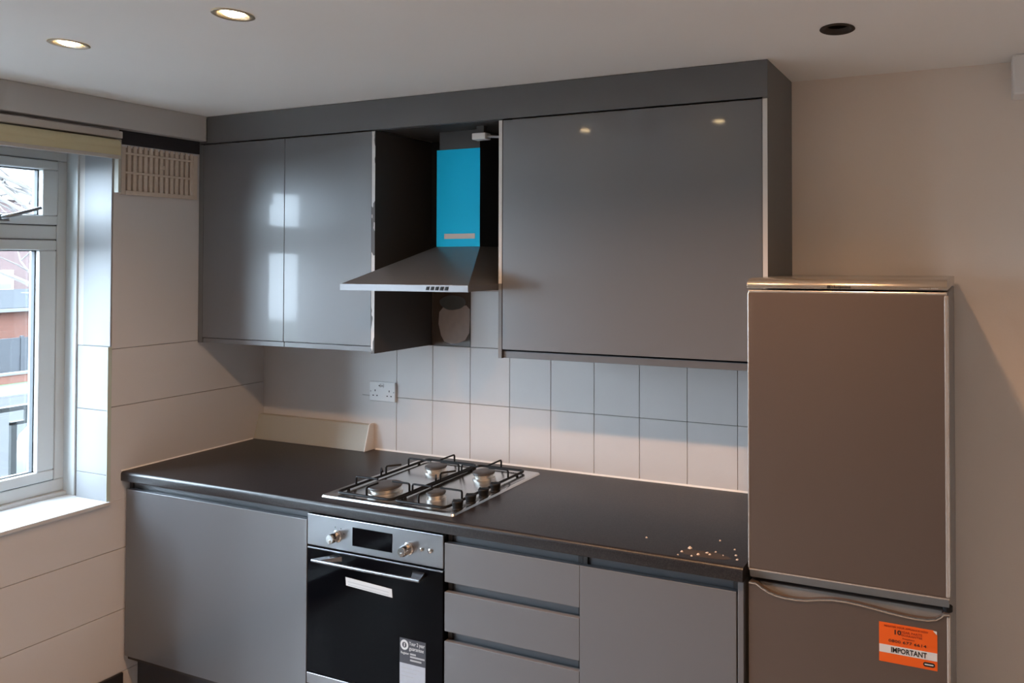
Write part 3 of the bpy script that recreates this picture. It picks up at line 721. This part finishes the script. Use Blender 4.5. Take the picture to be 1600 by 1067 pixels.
# ================================================================== HOOD
t = thing('cooker_hood', 'stainless steel chimney cooker hood wrapped in blue protective film', 'cooker hood', (1.30, -.24, 1.643))
CX0, CX1, CY = 1.200, 1.408, -.190
hx0, hx1, hy = 1.0095, 1.5895, -.480
m = MB()
base = [(hx0, hy, 1.666), (hx1, hy, 1.666), (hx1, -.0065, 1.666), (hx0, -.0065, 1.666)]; topq = [(CX0-.004, CY-.004, 1.806), (CX1+.004, CY-.004, 1.806), (CX1+.004, -.0065, 1.806), (CX0-.004, -.0065, 1.806)]
m.add(base+topq, [(0, 1, 5, 4), (1, 2, 6, 5), (2, 3, 7, 6), (3, 0, 4, 7), (4, 5, 6, 7), (3, 2, 1, 0)])
cnp = m.build('canopy', MT['hoodsteel'], t, bevel=.002)
m = MB(); m.box(hx0, hx0+.004, hy+.004, -.0065, 1.645, 1.666); m.box(hx1-.004, hx1, hy+.004, -.0065, 1.645, 1.666); m.box(hx0+.004, hx1-.004, -.012, -.0065, 1.645, 1.666); m.box(hx0+.004, hx1-.004, hy+.004, -.012, 1.650, 1.654)
m.build('rim', MT['hoodsteel'], t)
fb = box('front_bar', MT['bar'], t, hx0, hx1, hy-.001, hy+.004, 1.6425, 1.667, bevel=.001)
for i in range(5):
    xx = 1.410+i*.0205
    MB().prism([(xx, 1.6485), (xx+.011, 1.6485), (xx+.015, 1.6610), (xx+.004, 1.6610)], 1, hy-.0035, hy-.001).build('button', MT['black'], fb)
ch = box('chimney', mat('chimney_steel_shaded', (.07, .075, .085), .35, metal=.6), t, CX0, CX1, CY, -.0065, 1.8065, 2.1925)  # steel colour darkened to carry the shade on the chimney sides
fl = box('protective_film', MT['film'], ch, CX0-.0005, CX1+.0005, CY-.0012, CY-.0001, 1.807, 2.192)
fl['label'] = 'bright blue protective film on the chimney front'
box('upper_chimney', MT['carcass'], t, CX0+.006, CX1-.006, CY+.006, -.0065, 2.192, 2.2655)
box('film_label', MT['filmlabel'], ch, 1.238, 1.386, CY-.0020, CY-.0012, 1.838, 1.858)
t = thing('junction_box', 'small white junction box hanging in the dark recess above the hood chimney', 'junction box', (1.447, -.235, 2.212))
box('box_body', MT['white'], t, 1.416, 1.478, -.250, -.215, 2.213, 2.238, bevel=.003)
box('bracket', MT['carcass'], t, 1.430, 1.464, -.240, -.222, 2.238, 2.2658)
MB().tube([(1.478, -.235, 2.226), (1.505, -.236, 2.222), (1.545, -.23, 2.219), (1.589, -.215, 2.217)], .005, 8).build('cable', MT['greyink'], t, smooth=True)

# ================================================================== SOCKET
t = thing('double_socket', 'white double wall socket on the painted tiles left of the hob', 'socket', (.745, 0, 1.175))
SX0, SX1, SZ0, SZ1 = .672, .818, 1.128, 1.214
fp = box('face_plate', MT['white'], t, SX0, SX1, -.012, -.0008, SZ0, SZ1, bevel=.003)
for cx in (.705, .785):
    for dx, dz, w_, h_ in ((0, .010, .004, .008), (-.011, -.012, .007, .0045), (.011, -.012, .007, .0045)):
        box('pin_hole', MT['blackmatt'], fp, cx+dx-w_/2, cx+dx+w_/2, -.0124, -.0118, 1.165+dz-h_/2, 1.165+dz+h_/2)
for cx in (.732, .748): 
    box('rocker_switch', MT['white'], fp, cx-.006, cx+.006, -.0150, -.0118, 1.190, 1.207, bevel=.001)
    box('rocker_mark', MT['ink'], fp, cx-.004, cx+.004, -.0153, -.0149, 1.1955, 1.1995)
for cx in (.680, .810): MB().lathe((cx, -.0122, 1.171), [(.003, .0004), (.003, -.0006)], axis=1, n=10).build('screw', MT['greyink'], fp)

# ================================================================== FRIDGE FREEZER
t = thing('fridge_freezer', 'tall silver fridge freezer at the right end of the worktop', 'fridge freezer', (2.889, -.3, 0.0))
FX0, FX1, FY = 2.6265, 3.153, -.592
box('body', MT['fridgeside'], t, FX0+.006, FX1-.002, -.540, -.045, .02, 1.668, bevel=.004)
for fx in (FX0+.05, FX1-.05):
    for fy in (-.50, -.09): MB().lathe((fx, fy, 0.0), [(.018, 0), (.018, .021)], n=14).build('foot', MT['blackmatt'], t)
# top cap with a rounded front
pr = [(-.045, 1.6735), (-.045, 1.700), (-.52, 1.702)]
for k in range(7):
    a = PI/2*k/6; pr.append((-.560-.037*math.sin(a), 1.682+.020*math.cos(a)))
pr += [(-.596, 1.6745)]
cap = MB().prism(pr, 0, FX0-.002, FX1-.001).build('top_cap', MT['fridgecap'], t, bevel=.002, smooth=True)
box('badge', MT['ink'], cap, 2.8490, 2.8585, -.5990, -.5955, 1.6765, 1.6850)
text('brand_lettering', 'Hotpoint', .0105, 2.860, -.5990, 1.6775, MT['ink'], cap, width=.050, bold=.0002)
text('model_lettering', 'FROST FREE', .0045, 3.085, -.5990, 1.6775, MT['greyink'], cap, width=.045)
# upper door
ud = box('upper_door', MT['fridge'], t, FX0, FX1, FY, -.545, .9035, 1.669, bevel=.006, seg=3)
box('door_top_trim', MT['fridgetrim'], ud, FX0+.002, FX1-.002, FY-.001, -.55, 1.6625, 1.6695, bevel=.002)
box('edge_trim', MT['fridgetrim'], ud, FX1-.010, FX1+.0005, FY-.0012, -.545, .906, 1.662, bevel=.004, seg=3)
box('edge_trim', MT['fridgetrim'], ud, FX0-.0005, FX0+.004, FY-.0012, -.56, .906, 1.662, bevel=.0015)
MB().prism([(FY+.0005, .9035), (-.545, .9035), (-.545, .877), (FY+.012, .877)], 0, FX0+.002, FX1-.002).build('lower_flange', MT['fridgeside'], ud, bevel=.001)
box('flange_trim', MT['fridgetrim'], ud, FX0+.001, FX1-.001, FY-.0006, FY+.004, .9010, .9050, bevel=.001)
# lower door: front skin cut to the wavy grip, scooped grip behind it
curve = [(FX0+.002, .866), (2.648, .866), (2.655, .862), (2.667, .855), (2.685, .847), (2.705, .842), (2.730, .8395), (2.760, .8395), (2.79, .8425), (2.825, .8500), (2.860, .8550), (2.895, .8560), (2.93, .8540), (2.965, .8505), (3.0, .8465), (3.035, .8435), (3.07, .8420), (3.10, .8435), (3.12, .848), (3.133, .8575), (3.138, .8635), (FX1-.001, .8655)]
poly = [(FX0, .05), (FX1, .05)] + curve[::-1]
poly[2] = (FX1, .8655); poly[-1] = (FX0, .866)
ld = MB().prism(poly, 1, FY, FY+.02).build('lower_door', MT['fridge'], t, bevel=.0012)
box('door_core', MT['fridge'], ld, FX0+.0005, FX1-.0005, -.5715, -.545, .05, .8655, bevel=.002)
box('grip_recess', MT['fridgeside'], ld, FX0+.03, FX1-.02, -.5735, -.5716, .80, .864)
MB().tube([(a, FY-.001, b+.0005) for a, b in curve], .0028, 8).build('grip_lip', MT['chrome'], ld, smooth=True)
box('edge_trim', MT['fridgetrim'], ld, FX1-.008, FX1+.0005, FY-.0012, -.572, .055, .86, bevel=.003, seg=2)
MB().lathe((FX1-.006, -.57, .8655), [(.012, 0), (.012, .012)], n=14).build('hinge', MT['blackmatt'], t)
# orange sticker
sx0, sx1, sz0, sz1 = 2.979, 3.1225, .7205, .8205
stk = MB().prism([(sx0, sz0), (sx1, sz0), (sx1, sz1-.010), (sx1-.010, sz1), (sx0, sz1)], 1, FY-.0008, FY-.0001).build('orange_sticker', MT['orange'], t)
stk['label'] = 'orange sticker reading IMPORTANT on the lower fridge door'
ys = FY-.0012
box('white_band', MT['paper'], stk, sx0+.0005, sx1-.0005, ys, FY-.0007, .7445, .7645)
text('important_lettering', 'IMPORTANT', .0185, (sx0+sx1)/2+.002, ys-.0003, .7482, MT['ink'], stk, 'CENTER', width=.088, bold=.0004)
text('ten_lettering', '10', .0165, 3.0145, ys, .7945, MT['ink'], stk, width=.0165, bold=.0004)
text('faded_lettering', 'REGISTER YOUR APPLIANCE NOW', .0070, sx0+.013, ys, .8105, MT['orangeink'], stk, width=.108)
text('faded_lettering', 'YEAR PARTS', .0085, 3.0335, ys, .8000, MT['orangeink'], stk, width=.052)
text('faded_lettering', 'GUARANTEE', .0070, 3.0335, ys, .7930, MT['orangeink'], stk, width=.052)
text('faded_lettering', 'Freephone', .0055, 3.037, ys, .7850, MT['orangeink'], stk, width=.030)
text('number_lettering', '0800 677 6614', .0100, 3.0025, ys, .7735, MT['ink'], stk, width=.093)
pb = MB()
pb.prism(rrect(3.088, 3.1165, .7275, .7385, .005), 1, ys, FY-.0007); pb.build('badge', MT['ink'], stk)
MB().prism(rrect(3.0915, 3.113, .7315, .7345, .0014), 1, ys-.0003, ys).build('badge_slot', MT['paper'], stk)
MB().prism([(sx1-.0095, sz1-.0005), (sx1-.001, sz1-.0085), (sx1-.001, sz1-.001)], 1, FY-.004, FY-.0015).build('curled_corner', MT['paper'], stk)

# ================================================================== CEILING LAMPS
def downlight(x, y, watts, label):
    lit = watts > 0
    t = thing('downlight', label, 'downlight', (x, y, CEIL), 'recessed ceiling lamps')
    ring = MB().lathe((x, y, CEIL), [(.0475, -.0005), (.0485, -.0025), (.046, -.004), (.038, -.003), (.031, .002), (.0275, .008)], n=36, cap0=False, cap1=False).build('bezel', MT['brass'] if lit else MT['deadcan'], t, smooth=True)
    MB().lathe((x, y, CEIL), [(.0385, .001), (.0385, .09)], n=32, cap0=False).build('can', MT['reflector'] if lit else MT['deadcan'], t, smooth=True)
    if lit:
        MB().lathe((x, y, CEIL), [(.0, -.006), (.015, -.0045), (.024, .0), (.0265, .008), (.0265, .02)], n=28, cap0=False, cap1=True).build('bulb', MT['bulb'], t, smooth=True)
        l = bpy.data.lights.new('halogen_spot', 'SPOT'); l.energy = watts; l.color = LAMP_COL; l.spot_size = math.radians(140); l.spot_blend = 0.9; l.shadow_soft_size = 0.028
        o = bpy.data.objects.new('halogen_spot', l); COL.objects.link(o); o.parent = t; o.location = (0, 0, -.006)
    else:
        MB().lathe((x, y, CEIL), [(.0, .03), (.022, .032), (.024, .05)], n=24, cap0=False, cap1=True).build('bulb', MT['blackmatt'], t, smooth=True)
downlight(*LAMPS[0], LAMP_W[0], 'lit recessed ceiling downlight nearest the window')
downlight(*LAMPS[1], LAMP_W[1], 'lit recessed ceiling downlight second from the window')
downlight(*LAMPS[2], LAMP_W[2], 'lit recessed ceiling downlight in front of the wide wall cabinet')
downlight(*LAMPS[3], LAMP_W[3], 'lit recessed ceiling downlight in front of the fridge')
downlight(*DEAD, 0, 'dark unlit recessed ceiling downlight above the fridge')
